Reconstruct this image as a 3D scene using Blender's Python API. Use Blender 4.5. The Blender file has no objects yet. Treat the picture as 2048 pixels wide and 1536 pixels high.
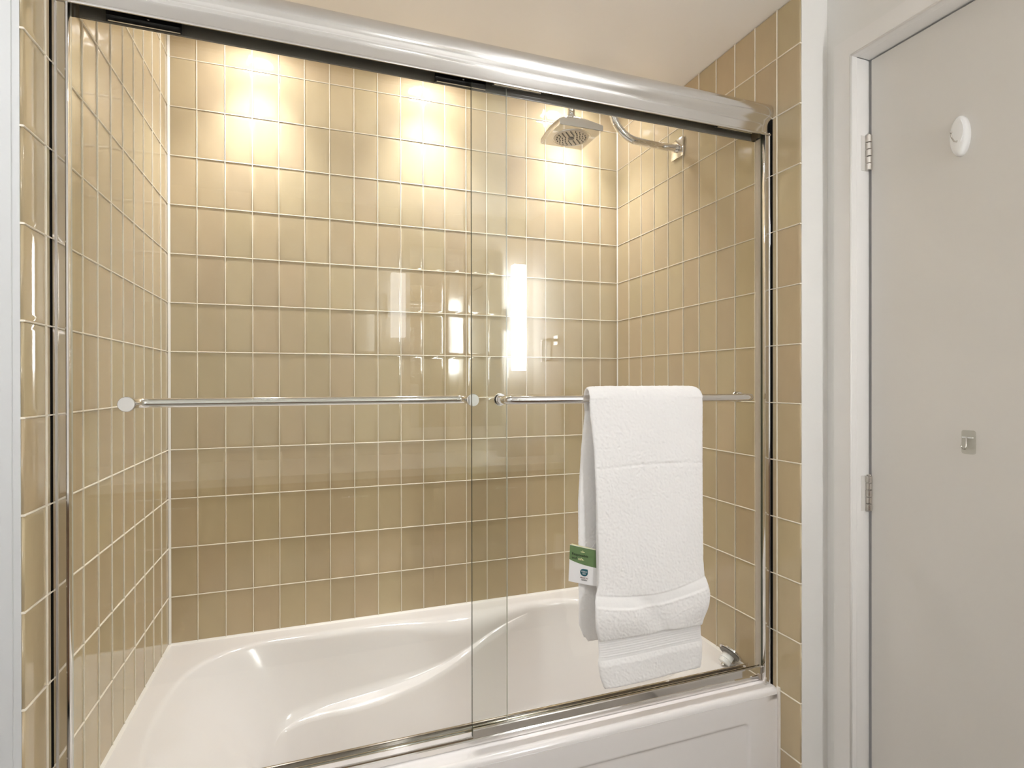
import bpy, bmesh, math, random
import numpy as np
from mathutils import Vector, Matrix

random.seed(7)
RNG = np.random.default_rng(7)
C = bpy.context.scene.collection
S = bpy.context.scene

# ------------------------------------------------------------------ camera
cam_d = bpy.data.cameras.new('camera')
cam = bpy.data.objects.new('camera', cam_d)
C.objects.link(cam)
cam_d.sensor_fit = 'HORIZONTAL'
cam_d.sensor_width = 36.0
cam_d.lens = 1099.62 / 2048 * 36.0
cam_d.clip_start = 0.02
_t, _p, _r = math.radians(19.658), math.radians(-0.1137), math.radians(-0.0867)
_F = Vector((math.sin(_t) * math.cos(_p), math.cos(_t) * math.cos(_p), math.sin(_p)))
_R = Vector((math.cos(_t), -math.sin(_t), 0))
_U = _R.cross(_F)
_R2 = _R * math.cos(_r) + _U * math.sin(_r)
_U2 = _U * math.cos(_r) - _R * math.sin(_r)
cam.matrix_world = Matrix(((_R2.x, _U2.x, -_F.x, 0), (_R2.y, _U2.y, -_F.y, 0), (_R2.z, _U2.z, -_F.z, 1.25), (0, 0, 0, 1)))
S.camera = cam

# ------------------------------------------------------------------ world, exposure
w = bpy.data.worlds.new('world')
S.world = w
w.use_nodes = True
w.node_tree.nodes['Background'].inputs[0].default_value = (0.9, 0.95, 1, 1)
w.node_tree.nodes['Background'].inputs[1].default_value = 0.3
S.view_settings.view_transform = 'Standard'
S.view_settings.look = 'None'
S.view_settings.gamma = 1.0
S.view_settings.use_curve_mapping = False
S.view_settings.exposure = 0.62
try:
    S.cycles.use_denoising = True
    S.cycles.max_bounces = 14
    S.cycles.diffuse_bounces = 8
    S.cycles.glossy_bounces = 8
    S.cycles.transparent_max_bounces = 24
    S.cycles.sample_clamp_indirect = 8.0
except Exception:
    pass

SCONCE_EMIT = 33.5      # vanity sconces behind the camera
CAN_EMIT = 74.0         # lens of the three downlights over the tub
SPOT_W = 21.0           # beam of those downlights
FILL_EMIT = 30.0        # fill lamp added on the room ceiling, out of view

# ------------------------------------------------------------------ materials
def lin(c):
    return tuple(((v / 255) / 12.92 if v / 255 <= 0.04045 else ((v / 255 + 0.055) / 1.055) ** 2.4) for v in c)

def mat(name, rgb, rough=0.5, metal=0.0, ior=1.5, bump=None, vary=0.0, sheen=0.0, emit=None, noise=None, aniso=None):
    m = bpy.data.materials.new(name)
    m.use_nodes = True
    nt = m.node_tree
    b = nt.nodes['Principled BSDF']
    b.inputs['Base Color'].default_value = (*rgb, 1)
    b.inputs['Roughness'].default_value = rough
    b.inputs['Metallic'].default_value = metal
    b.inputs['IOR'].default_value = ior
    if sheen:
        b.inputs['Sheen Weight'].default_value = sheen
    if emit:
        b.inputs['Emission Color'].default_value = (*emit[0], 1)
        b.inputs['Emission Strength'].default_value = emit[1]
    col = None
    tc = None
    if vary or noise or bump:
        tc = nt.nodes.new('ShaderNodeTexCoord')
    if vary:
        oi = nt.nodes.new('ShaderNodeObjectInfo')
        hsv = nt.nodes.new('ShaderNodeHueSaturation')
        hsv.inputs['Color'].default_value = (*rgb, 1)
        mr = nt.nodes.new('ShaderNodeMapRange')
        mr.inputs['To Min'].default_value = 1 - vary
        mr.inputs['To Max'].default_value = 1 + vary
        nt.links.new(oi.outputs['Random'], mr.inputs['Value'])
        nt.links.new(mr.outputs[0], hsv.inputs['Value'])
        mh = nt.nodes.new('ShaderNodeMapRange')
        mh.inputs['To Min'].default_value = 0.494
        mh.inputs['To Max'].default_value = 0.506
        mm = nt.nodes.new('ShaderNodeMath'); mm.operation = 'MULTIPLY'; mm.inputs[1].default_value = 7.13
        fr = nt.nodes.new('ShaderNodeMath'); fr.operation = 'FRACT'
        nt.links.new(oi.outputs['Random'], mm.inputs[0]); nt.links.new(mm.outputs[0], fr.inputs[0])
        nt.links.new(fr.outputs[0], mh.inputs['Value']); nt.links.new(mh.outputs[0], hsv.inputs['Hue'])
        col = hsv.outputs[0]
        nt.links.new(col, b.inputs['Base Color'])
    if noise:   # (scale xyz, amount): faint mottling
        mp = nt.nodes.new('ShaderNodeMapping'); mp.inputs['Scale'].default_value = noise[0]
        nz = nt.nodes.new('ShaderNodeTexNoise'); nz.inputs['Scale'].default_value = 1.0; nz.inputs['Detail'].default_value = 4
        mr = nt.nodes.new('ShaderNodeMapRange')
        mr.inputs['From Min'].default_value = 0.3; mr.inputs['From Max'].default_value = 0.7
        mr.inputs['To Min'].default_value = 1 - noise[1]; mr.inputs['To Max'].default_value = 1 + noise[1]
        mx = nt.nodes.new('ShaderNodeVectorMath'); mx.operation = 'SCALE'
        nt.links.new(tc.outputs['Object'], mp.inputs[0]); nt.links.new(mp.outputs[0], nz.inputs['Vector'])
        nt.links.new(nz.outputs[0], mr.inputs['Value']); nt.links.new(mr.outputs[0], mx.inputs['Scale'])
        if col is not None:
            nt.links.new(col, mx.inputs[0])
        else:
            mx.inputs[0].default_value = rgb
        nt.links.new(mx.outputs[0], b.inputs['Base Color'])
    if bump:    # (scale, strength, distance)
        nz = nt.nodes.new('ShaderNodeTexNoise'); nz.inputs['Scale'].default_value = bump[0]; nz.inputs['Detail'].default_value = 3
        bp = nt.nodes.new('ShaderNodeBump'); bp.inputs['Strength'].default_value = bump[1]; bp.inputs['Distance'].default_value = bump[2]
        nt.links.new(tc.outputs['Object'], nz.inputs['Vector'])
        nt.links.new(nz.outputs[0], bp.inputs['Height']); nt.links.new(bp.outputs[0], b.inputs['Normal'])
    return m

def glass_mat(name, tint, f0=0.04, edge=False):
    """clear float glass: straight-through transmission plus Schlick reflection, the same from every side"""
    m = bpy.data.materials.new(name)
    m.use_nodes = True
    nt = m.node_tree
    nt.nodes.clear()
    out = nt.nodes.new('ShaderNodeOutputMaterial')
    tr = nt.nodes.new('ShaderNodeBsdfTransparent'); tr.inputs[0].default_value = (*tint, 1)
    gl = nt.nodes.new('ShaderNodeBsdfGlossy'); gl.inputs['Roughness'].default_value = 0.0
    mix = nt.nodes.new('ShaderNodeMixShader')
    ge = nt.nodes.new('ShaderNodeNewGeometry')
    dot = nt.nodes.new('ShaderNodeVectorMath'); dot.operation = 'DOT_PRODUCT'
    nt.links.new(ge.outputs['Normal'], dot.inputs[0]); nt.links.new(ge.outputs['Incoming'], dot.inputs[1])
    ab = nt.nodes.new('ShaderNodeMath'); ab.operation = 'ABSOLUTE'
    nt.links.new(dot.outputs['Value'], ab.inputs[0])
    s1 = nt.nodes.new('ShaderNodeMath'); s1.operation = 'SUBTRACT'; s1.inputs[0].default_value = 1.0; s1.use_clamp = True
    nt.links.new(ab.outputs[0], s1.inputs[1])
    pw = nt.nodes.new('ShaderNodeMath'); pw.operation = 'POWER'; pw.inputs[1].default_value = 5.0
    nt.links.new(s1.outputs[0], pw.inputs[0])
    ma = nt.nodes.new('ShaderNodeMath'); ma.operation = 'MULTIPLY_ADD'; ma.inputs[1].default_value = 1 - f0; ma.inputs[2].default_value = f0
    nt.links.new(pw.outputs[0], ma.inputs[0])
    nt.links.new(ma.outputs[0], mix.inputs[0])
    nt.links.new(tr.outputs[0], mix.inputs[1]); nt.links.new(gl.outputs[0], mix.inputs[2])
    nt.links.new(mix.outputs[0], out.inputs[0])
    return m

M = {}
M['tile'] = mat('glazed_tile', (0.51, 0.412, 0.262), rough=0.07, ior=1.5, vary=0.045, noise=((26, 26, 7), 0.035))
M['grout'] = mat('grout', (0.80, 0.74, 0.62), rough=0.6, noise=((30, 30, 30), 0.05))
M['caulk'] = mat('caulk', (0.86, 0.83, 0.78), rough=0.35)
M['white_wall'] = mat('white_wall_paint', (0.78, 0.77, 0.745), rough=0.5, bump=(60, 0.12, 0.002))
M['grey_wall'] = mat('grey_wall_paint', (0.60, 0.61, 0.615), rough=0.5, bump=(60, 0.12, 0.002))
M['ceiling'] = mat('ceiling_paint', (0.86, 0.845, 0.825), rough=0.4, bump=(9, 0.1, 0.01))
M['trim'] = mat('trim_paint', (0.80, 0.785, 0.765), rough=0.35)
M['door'] = mat('door_paint', (0.68, 0.655, 0.615), rough=0.4, bump=(18, 0.08, 0.003), noise=((2, 2, 2), 0.02))
M['acrylic'] = mat('white_acrylic', (0.80, 0.775, 0.76), rough=0.12, ior=1.49)
M['chrome'] = mat('polished_chrome', (0.78, 0.765, 0.75), rough=0.06, metal=1)
M['bright'] = mat('bright_aluminium', (0.80, 0.79, 0.78), rough=0.17, metal=1)
M['nickel'] = mat('brushed_nickel', (0.66, 0.63, 0.59), rough=0.25, metal=1, bump=(90, 0.2, 0.001))
M['black'] = mat('black_nylon', (0.012, 0.011, 0.01), rough=0.35)
M['jamb_shade'] = mat('painted_jamb_shade', (0.008, 0.007, 0.006), rough=0.9, ior=1.2)  # black standing in for shade and reflection beside the door jambs
M['seal'] = mat('vinyl_seal', (0.50, 0.44, 0.37), rough=0.35)
M['glass'] = glass_mat('clear_glass', (0.972, 0.982, 0.970), f0=0.042)
M['glass_edge'] = mat('green_glass_edge', (0.05, 0.06, 0.04), rough=0.15)
M['glass_edge_pale'] = mat('pale_glass_edge', (0.52, 0.52, 0.45), rough=0.2)
M['towel'] = mat('white_terry', (0.89, 0.88, 0.87), rough=0.95, sheen=0.25, bump=(1000, 0.5, 0.001))
M['towel_band'] = mat('white_dobby_weave', (0.86, 0.85, 0.835), rough=0.8, sheen=0.1)
M['plastic'] = mat('white_plastic', (0.84, 0.84, 0.83), rough=0.2)
M['clear_plastic'] = glass_mat('clear_plastic', (0.93, 0.93, 0.91), f0=0.05)
M['tag_white'] = mat('tag_paper', (0.80, 0.79, 0.79), rough=0.6)
M['tag_green'] = mat('tag_green_print', lin((98, 124, 80)), rough=0.6)
M['tag_cream'] = mat('tag_cream_print', lin((226, 224, 176)), rough=0.6)
M['tag_ink'] = mat('tag_dark_print', lin((16, 24, 20)), rough=0.6)
M['tag_teal'] = mat('tag_teal_print', lin((24, 86, 98)), rough=0.6)
M['tag_red'] = mat('tag_brown_print', lin((98, 40, 28)), rough=0.6)
M['floor'] = mat('floor_stone', (0.40, 0.375, 0.34), rough=0.35, noise=((3, 3, 3), 0.15))
M['counter'] = mat('white_quartz', (0.80, 0.79, 0.77), rough=0.15, noise=((12, 12, 12), 0.03))
M['cabinet'] = mat('walnut_veneer', (0.20, 0.11, 0.06), rough=0.4, noise=((3, 3, 60), 0.25))
M['mirror'] = mat('mirror_silver', (0.88, 0.9, 0.89), rough=0.01, metal=1)
M['sconce'] = mat('opal_diffuser', (0.85, 0.85, 0.85), rough=0.4, emit=((0.98, 0.985, 1.0), SCONCE_EMIT))
M['reflection_bar'] = mat('reflection_bar_glow', (0.85, 0.85, 0.85), rough=0.4, emit=((0.98, 0.985, 1.0), 3.2))  # dim glow added to give a faint reflection in the rear glass
M['can'] = mat('frosted_lens', (0.85, 0.85, 0.85), rough=0.4, emit=((1.0, 0.975, 1.0), CAN_EMIT))
M['fill_lamp'] = mat('fill_lamp_shade', (0.85, 0.85, 0.85), rough=0.4, emit=((0.97, 0.985, 1.0), FILL_EMIT))
M['nozzle'] = mat('grey_rubber', (0.16, 0.145, 0.125), rough=0.5)
M['head_face'] = mat('satin_spray_face', (0.56, 0.52, 0.47), rough=0.3, metal=0.85)

# ------------------------------------------------------------------ mesh helpers
class MB:
    def __init__(s):
        s.v = []; s.f = []; s.sm = []
    def add(s, vs, fs, smooth=False):
        o = len(s.v)
        s.v += [tuple(p) for p in vs]
        s.f += [tuple(i + o for i in f) for f in fs]
        s.sm += [smooth] * len(fs)
        return s
    def box(s, x0, x1, y0, y1, z0, z1):
        vs = [(x, y, z) for z in (z0, z1) for y in (y0, y1) for x in (x0, x1)]
        return s.add(vs, [(0, 2, 3, 1), (4, 5, 7, 6), (0, 1, 5, 4), (2, 6, 7, 3), (0, 4, 6, 2), (1, 3, 7, 5)])
    def cbox(s, x0, x1, y0, y1, z0, z1, c):
        """box with chamfered edges"""
        bm = bmesh.new()
        vs = [bm.verts.new((x, y, z)) for z in (z0, z1) for y in (y0, y1) for x in (x0, x1)]
        for f in [(0, 2, 3, 1), (4, 5, 7, 6), (0, 1, 5, 4), (2, 6, 7, 3), (0, 4, 6, 2), (1, 3, 7, 5)]:
            bm.faces.new([vs[i] for i in f])
        bmesh.ops.bevel(bm, geom=bm.edges[:], offset=c, segments=2, profile=0.5, affect='EDGES')
        bm.verts.index_update()
        s.add([v.co[:] for v in bm.verts], [[v.index for v in f.verts] for f in bm.faces], False)
        bm.free()
        return s
    def prism(s, prof, a0, a1, axis, closed=True, smooth=False, caps=True):
        """profile (two coordinates) swept along an axis: 'x' -> prof=(y,z); 'y' -> (x,z); 'z' -> (x,y)"""
        def P(p, a):
            return (a, p[0], p[1]) if axis == 'x' else (p[0], a, p[1]) if axis == 'y' else (p[0], p[1], a)
        n = len(prof)
        vs = [P(p, a0) for p in prof] + [P(p, a1) for p in prof]
        fs = [(i, (i + 1) % n, n + (i + 1) % n, n + i) for i in range(n if closed else n - 1)]
        s.add(vs, fs, smooth)
        if closed and caps:
            s.add(vs, [tuple(range(n))[::-1], tuple(range(n, 2 * n))])
        return s
    def tube(s, pts, r, n=16, caps=True, smooth=True):
        pts = [Vector(p) for p in pts]
        m = len(pts)
        rs = r if isinstance(r, (list, tuple)) else [r] * m
        tan = [(pts[min(i + 1, m - 1)] - pts[max(i - 1, 0)]).normalized() for i in range(m)]
        up = Vector((0, 0, 1)) if abs(tan[0].z) < 0.9 else Vector((0, 1, 0))
        a = (up - tan[0] * up.dot(tan[0])).normalized()
        vs = []
        for i in range(m):
            a = (a - tan[i] * a.dot(tan[i])).normalized()
            b = tan[i].cross(a)
            for k in range(n):
                t = 2 * math.pi * k / n
                vs.append(pts[i] + (a * math.cos(t) + b * math.sin(t)) * rs[i])
        fs = [(i * n + k, i * n + (k + 1) % n, (i + 1) * n + (k + 1) % n, (i + 1) * n + k) for i in range(m - 1) for k in range(n)]
        s.add(vs, fs, smooth)
        if caps:
            s.add(vs[:n], [tuple(range(n))[::-1]]); s.add(vs[-n:], [tuple(range(n))])
        return s
    def lathe(s, prof, origin, axis, n=32, smooth=True):
        """profile of (radius, height) about an axis direction"""
        ax = Vector(axis).normalized()
        up = Vector((0, 0, 1)) if abs(ax.z) < 0.9 else Vector((1, 0, 0))
        a = (up - ax * up.dot(ax)).normalized(); b = ax.cross(a); o = Vector(origin)
        vs = []
        for (r, h) in prof:
            for k in range(n):
                t = 2 * math.pi * k / n
                vs.append(o + ax * h + (a * math.cos(t) + b * math.sin(t)) * max(r, 1e-5))
        m = len(prof)
        fs = [(i * n + k, i * n + (k + 1) % n, (i + 1) * n + (k + 1) % n, (i + 1) * n + k) for i in range(m - 1) for k in range(n)]
        return s.add(vs, fs, smooth)
    def mesh(s, name, material):
        me = bpy.data.meshes.new(name)
        me.from_pydata(s.v, [], s.f)
        me.materials.append(material)
        me.polygons.foreach_set('use_smooth', s.sm)
        me.update()
        return me
    def build(s, name, material, parent=None, fix=True, angle=None):
        me = s.mesh(name, material)
        if fix:
            bm = bmesh.new(); bm.from_mesh(me)
            bmesh.ops.remove_doubles(bm, verts=bm.verts, dist=1e-6)
            bmesh.ops.recalc_face_normals(bm, faces=bm.faces)
            bm.to_mesh(me); bm.free()
        if angle is not None:
            me.polygons.foreach_set('use_smooth', [True] * len(me.polygons))
            me.set_sharp_from_angle(angle=math.radians(angle))
        o = bpy.data.objects.new(name, me)
        C.objects.link(o)
        if parent is not None:
            o.parent = parent
            o.matrix_parent_inverse = parent_inv(parent)
        return o

def parent_inv(p):
    mtx = p.matrix_basis.copy()
    if p.parent is not None:
        mtx = p.parent.matrix_basis @ p.matrix_parent_inverse @ mtx if False else p.matrix_parent_inverse @ mtx
        mtx = p.parent.matrix_basis @ mtx
    return mtx.inverted()

def thing(name, label, cat, loc=(0, 0, 0), group=None):
    o = bpy.data.objects.new(name, None)
    o.empty_display_size = 0.05
    C.objects.link(o)
    o.location = loc
    return tag(o, label, cat, group)

def tag(o, label, cat, group=None):
    o['label'] = label; o['category'] = cat
    if group: o['group'] = group
    return o

def struct(o):
    o['kind'] = 'structure'
    return o

def arc(cx, cy, r, a0, a1, n):
    return [(cx + r * math.cos(math.radians(a0 + (a1 - a0) * i / n)), cy + r * math.sin(math.radians(a0 + (a1 - a0) * i / n))) for i in range(n + 1)]

# ------------------------------------------------------------------ main dimensions
H = 0.15
XL, XR, YB = -2.8172 * H, 7.5908 * H, 12.8668 * H          # tiled alcove: left, right, back faces
YF = 1.0490                                                # where the tiled side walls end
ZROW = 1.25 + 6.6461 * H                                   # a horizontal joint near the ceiling
ZC, ZS = 2.2237, 2.341                                     # ceiling; raised light slot over the tub
YS = 1.66                                                  # front of the slot
ZD = 0.450                                                 # tub deck
XW = 1.2285                                                # room wall with the door
YV = -0.745                                                # vanity wall behind the camera
XN = -1.60                                                 # room wall at the left
PW = 0.5202 * H                                            # tile pitch
GW = 0.0032                                                # joint width

# ------------------------------------------------------------------ tiled walls
def tile_mesh(w, h, cache={}):
    key = (round(w, 4), round(h, 4))
    if key in cache: return cache[key]
    g = GW / 2
    rings = []
    for ins, d in ((g, -0.0045), (g, -0.0010), (g + 0.0016, -0.00025), (min(g + 0.011, w * 0.3, h * 0.3), 0.0)):
        rings.append([(-w / 2 + ins, -d, -h / 2 + ins), (w / 2 - ins, -d, -h / 2 + ins), (w / 2 - ins, -d, h / 2 - ins), (-w / 2 + ins, -d, h / 2 - ins)])
    vs = [p for r in rings for p in r]
    fs = []
    for k in range(3):
        for i in range(4):
            j = (i + 1) % 4
            fs.append((k * 4 + i, k * 4 + j, k * 4 + 4 + j, k * 4 + 4 + i))
    fs.append((12, 13, 14, 15))
    me = bpy.data.meshes.new('tile')
    me.from_pydata(vs, [], fs)
    me.materials.append(M['tile'])
    me.update()
    me.polygons.foreach_set('use_smooth', [True] * len(fs))
    nor = []
    for k, tilt in enumerate((1.0, 0.75, 0.09, 0.0)):
        for (sx, sz) in ((-1, -1), (1, -1), (1, 1), (-1, 1)):
            nor.append(Vector((sx * tilt, -1 if k else -0.3, sz * tilt)).normalized()[:])
    me.normals_split_custom_set_from_vertices(nor)
    cache[key] = me
    return me

def tile_wall(wall, org, rot, ucuts, zcuts_of, ou):
    """tiles between the cut lines; org/rot: local x runs along the wall, local -y faces the tub"""
    R = Matrix.Rotation(rot, 4, 'Z')
    O = Vector(org)
    first = True
    for ci in range(len(ucuts) - 1):
        zc = zcuts_of(ci)
        u0, u1 = ucuts[ci], ucuts[ci + 1]
        for ri in range(len(zc) - 1):
            z1, z0 = zc[ri], zc[ri + 1]
            me = tile_mesh(u1 - u0, z1 - z0)
            o = bpy.data.objects.new('tile', me)
            C.objects.link(o)
            o.parent = wall
            o.location = O + R @ Vector(((u0 + u1) / 2, 0, (z0 + z1) / 2))
            t = Matrix.Rotation(math.radians(random.gauss(0, 0.10)), 4, 'X') @ Matrix.Rotation(math.radians(random.gauss(0, 0.10)), 4, 'Z')
            o.rotation_euler = (R @ t).to_euler()
    # grout lattice, slightly proud of the tile edges
    mb = MB()
    g = GW / 2
    def put(u0, u1, z0, z1):
        vs = []
        for (u, z) in ((u0, z0), (u1, z0), (u1, z1), (u0, z1)):
            vs.append(O + R @ Vector((u, 0.0045, z)))
        # rounded front: two steps
        for d, k in ((-0.0006, 0.0), (-0.0018, 0.28)):
            du, dz = (u1 - u0), (z1 - z0)
            s = min(du, dz) * k
            for (u, z, a, b) in ((u0, z0, 1, 1), (u1, z0, -1, 1), (u1, z1, -1, -1), (u0, z1, 1, -1)):
                vs.append(O + R @ Vector((u + a * s, d, z + b * s)))
        fs = [(0, 1, 5, 4), (1, 2, 6, 5), (2, 3, 7, 6), (3, 0, 4, 7), (4, 5, 9, 8), (5, 6, 10, 9), (6, 7, 11, 10), (7, 4, 8, 11), (8, 9, 10, 11)]
        mb.add(vs, fs)
    for ci in range(len(ucuts) - 1):
        zc = zcuts_of(ci)
        for z in zc[1:-1]:
            put(ucuts[ci], ucuts[ci + 1], z - g, z + g)
        if ci:
            zp = zcuts_of(ci - 1)
            put(ucuts[ci] - g, ucuts[ci] + g, max(zc[-1], zp[-1]), min(zc[0], zp[0]) if ou else max(zc[0], zp[0]))
    mb.build('grout', M['grout'], wall, fix=False)

rows = [ZROW - 0.15 * k for k in range(16)]
# back wall
wall_back = struct(MB().box(XL - 0.02, XR + 0.02, YB + 0.0045, YB + 0.10, 0, ZS + 0.02).build('wall_back', M['grout']))
nb = 20
bu = [XL + PW * k for k in range(nb)] + [XR]
bz = [ZS] + rows[:12] + [ZD - 0.004]
tile_wall(wall_back, (0, YB, 0), 0.0, bu, lambda c: bz, True)
# side walls: the columns are very slightly uneven, as measured
sp = [0.0] + [(0.572 * c - 0.0034 * c * c) * H for c in range(1, 11)] + [YB - YF]
def zc_side(c):
    mid = YB - (sp[c] + sp[c + 1]) / 2
    low = rows[12:15] + [0.0] if c == len(sp) - 2 else []
    base = rows[1:12] + ([rows[12]] if low else [ZD - 0.004])
    if low: base = rows[1:12] + low
    if mid > YS: return [ZS, rows[0]] + base
    return [ZC] + base
wall_left = struct(MB().box(XN - 0.1, XL - 0.0045, YF, YB + 0.10, 0, ZS + 0.02).build('wall_left', M['grey_wall']))
tile_wall(wall_left, (XL, YB, 0), math.pi / 2, [-v for v in sp[::-1]], lambda c: zc_side(len(sp) - 2 - c), False)
wall_right = struct(MB().box(XR + 0.0045, XW + 0.10, YF, YB + 0.10, 0, ZS + 0.02).build('wall_right', M['white_wall']))
tile_wall(wall_right, (XR, YB, 0), -math.pi / 2, sp, zc_side, False)
# caulk beads in the corners and along the tub
for wll, x, sgn in ((wall_left, XL, 1), (wall_right, XR, -1)):
    r = 0.0065 if sgn > 0 else 0.004
    MB().prism([(x, YB), (x + sgn * r, YB - 0.0005), (x + sgn * r * 0.5, YB - r * 0.5), (x + sgn * 0.0005, YB - r)], ZD, ZS, 'z').build('caulk_bead', M['caulk'], wll)
MB().prism([(YB, ZD - 0.002), (YB - 0.007, ZD - 0.0005), (YB - 0.003, ZD + 0.003), (YB, ZD + 0.006)], XL, XR, 'x').build('caulk_bead', M['caulk'], wall_back)
for wll, x, sgn in ((wall_left, XL, 1), (wall_right, XR, -1)):
    MB().prism([(x, ZD - 0.002), (x + sgn * 0.007, ZD - 0.0005), (x + sgn * 0.003, ZD + 0.003), (x, ZD + 0.006)], 1.20, YB, 'y').build('caulk_bead', M['caulk'], wll)
MB().prism([(XR, 1.112), (XR - 0.006, 1.113), (XR - 0.004, 1.122), (XR, 1.124)], 0.0, 0.455, 'z').build('caulk_bead', M['caulk'], wall_right)
MB().box(XL + 0.0, XL + 0.001, 1.1378, 1.150, ZD, 1.985).build('jamb_shade_strip', M['jamb_shade'], wall_left)  # black strip on the tile paints the shade and reflection beside the jamb
MB().box(XR - 0.001, XR, 1.1372, 1.150, ZD, 1.955).build('jamb_shade_strip', M['jamb_shade'], wall_right)  # same painted shade at the right jamb
# corner bead on the white end of the left wall
struct(MB().prism([(XL - 0.0155, YF), (XL - 0.0145, YF - 0.0012), (XL - 0.0135, YF)], 0, ZC, 'z').build('trim_1', M['grey_wall']))

# ------------------------------------------------------------------ ceiling, floor, other room walls
mb = MB()
mb.box(XN - 0.1, XW + 0.1, YV - 0.1, YS, ZC, ZC + 0.14)
mb.box(XN - 0.1, XW + 0.1, YS, YB + 0.1, ZS, ZS + 0.05)
struct(mb.build('ceiling', M['ceiling']))
struct(MB().box(XN - 0.1, XW + 0.12, YV - 0.1, YB + 0.1, -0.05, 0).build('floor', M['floor']))
struct(MB().box(XN - 0.1, XW + 0.1, YV - 0.1, YV, 0, ZC).build('wall_vanity', M['white_wall']))
struct(MB().box(XN - 0.1, XN, YV, YF, 0, ZC).build('wall_near', M['white_wall']))
YJ0, YJ1 = 0.9692, 0.2430       # door opening
ZH = 2.0335
mb = MB()
mb.box(XW, XW + 0.10, YJ0 + 0.018, YF, 0, ZC)
mb.box(XW, XW + 0.10, YV, YJ1 - 0.018, 0, ZC)
mb.box(XW, XW + 0.10, YJ1 - 0.018, YJ0 + 0.018, ZH + 0.018, ZC)
struct(mb.build('wall_door', M['white_wall']))
# a soft rounded plaster edge where the right end wall turns into the door wall
# ------------------------------------------------------------------ door, casing
trim2 = struct(MB().prism([(YJ0, 0), (YJ0 + 0.046, 0), (YJ0 + 0.046, ZH + 0.046), (YJ0, ZH)], 1.2105, XW, 'x').build('trim_2', M['trim']))
MB().prism([(YJ1, ZH), (YJ0, ZH), (YJ0 + 0.046, ZH + 0.046), (YJ1 - 0.046, ZH + 0.046)], 1.2105, XW, 'x').build('head_casing', M['trim'], trim2)
MB().prism([(YJ1 - 0.046, 0), (YJ1, 0), (YJ1, ZH), (YJ1 - 0.046, ZH + 0.046)], 1.2105, XW, 'x').build('side_casing', M['trim'], trim2)
# rounded arris along the inner edges of the casing
MB().tube([(1.2123, YJ0 + 0.0018, 0), (1.2123, YJ0 + 0.0018, ZH)], 0.0028, 8).build('edge_bead', M['trim'], trim2)
MB().tube([(1.2123, YJ1, ZH + 0.0018), (1.2123, YJ0 + 0.0018, ZH + 0.0018)], 0.0028, 8).build('edge_bead', M['trim'], trim2)
MB().cbox(XW, XW + 0.043, YJ0, YJ0 + 0.018, 0, ZH, 0.0018).box(XW + 0.043, XW + 0.095, YJ0 + 0.006, YJ0 + 0.018, 0, ZH).build('side_jamb', M['trim'], trim2)
MB().box(XW, XW + 0.095, YJ1 - 0.018, YJ1, 0, ZH).build('side_jamb', M['trim'], trim2)
MB().cbox(XW, XW + 0.043, YJ1, YJ0, ZH, ZH + 0.018, 0.0018).box(XW + 0.043, XW + 0.095, YJ1, YJ0, ZH + 0.005, ZH + 0.018).build('head_jamb', M['trim'], trim2)
XD = 1.2685
YD0, YD1 = 0.9620, 0.2460
door = struct(MB().cbox(XD, XD + 0.038, YD1, YD0, 0.010, 2.0295, 0.0015).build('door_1', M['door']))
def hinge(z0, z1):
    h = MB().box(1.2436, XD - 0.002, YJ0 - 0.0008, YJ0 + 0.0002, z0, z1).build('hinge', M['door'], door)
    n = 5
    for k in range(n):
        a = z0 + (z1 - z0) * k / n + 0.0006; b = z0 + (z1 - z0) * (k + 1) / n - 0.0006
        r = 0.0066 if k % 2 else 0.0072
        MB().lathe([(0, a), (r - 0.0008, a), (r, a + 0.0008), (r, b - 0.0008), (r - 0.0008, b), (0, b)], (XD - 0.0055, 0.9640, 0), (0, 0, 1), 20).build('knuckle', M['nickel'], h, angle=40)
    MB().lathe([(0, z1), (0.005, z1), (0.0042, z1 + 0.003), (0, z1 + 0.004)], (XD - 0.0055, 0.9640, 0), (0, 0, 1), 16).build('pin_cap', M['nickel'], h)
hinge(1.7626, 1.8474)
hinge(0.9388, 1.0238)

# ------------------------------------------------------------------ bathtub
tub = thing('bathtub', 'white acrylic alcove bathtub below the sliding glass doors', 'bathtub', (0.358, 1.53, 0))
ctrl = [(-.372, 1.53), (-.366, 1.42), (-.350, 1.335), (-.315, 1.275), (-.24, 1.247), (-.12, 1.243), (.10, 1.243), (.30, 1.243), (.49, 1.245), (.63, 1.243), (.75, 1.243), (.90, 1.255), (.99, 1.30),
        (1.035, 1.39), (1.045, 1.53), (1.035, 1.67), (.99, 1.775), (.918, 1.845), (.82, 1.872), (.735, 1.876), (.63, 1.872), (.50, 1.866), (.36, 1.866), (.24, 1.872), (.10, 1.876), (-.05, 1.876), (-.165, 1.870), (-.262, 1.834), (-.328, 1.768), (-.362, 1.67)]
def catmull(pts, per):
    n = len(pts); out = []
    for i in range(n):
        p0, p1, p2, p3 = (np.array(pts[(i + k - 1) % n]) for k in range(4))
        for k in range(per):
            t = k / per
            out.append(0.5 * ((2 * p1) + (p2 - p0) * t + (2 * p0 - 5 * p1 + 4 * p2 - p3) * t * t + (3 * p1 - p0 - 3 * p2 + p3) * t ** 3))
    return np.array(out)
rim = catmull(ctrl, 10)
NR = len(rim)
SK0, SK1, SKY = 0.06, 0.84, 1.545
YA = 1.1300                                    # deck edge before it rolls over to the apron
def smooth01(t):
    t = min(1, max(0, t)); return t * t * (3 - 2 * t)
LX = [-.30, -.165, -.08, .11, .20, .30, .40, .48, .56, .63, .72, 1.2]
LZ = [.14, .205, .222, .243, .255, .278, .315, .352, .385, .403, .42, .43]
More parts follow.
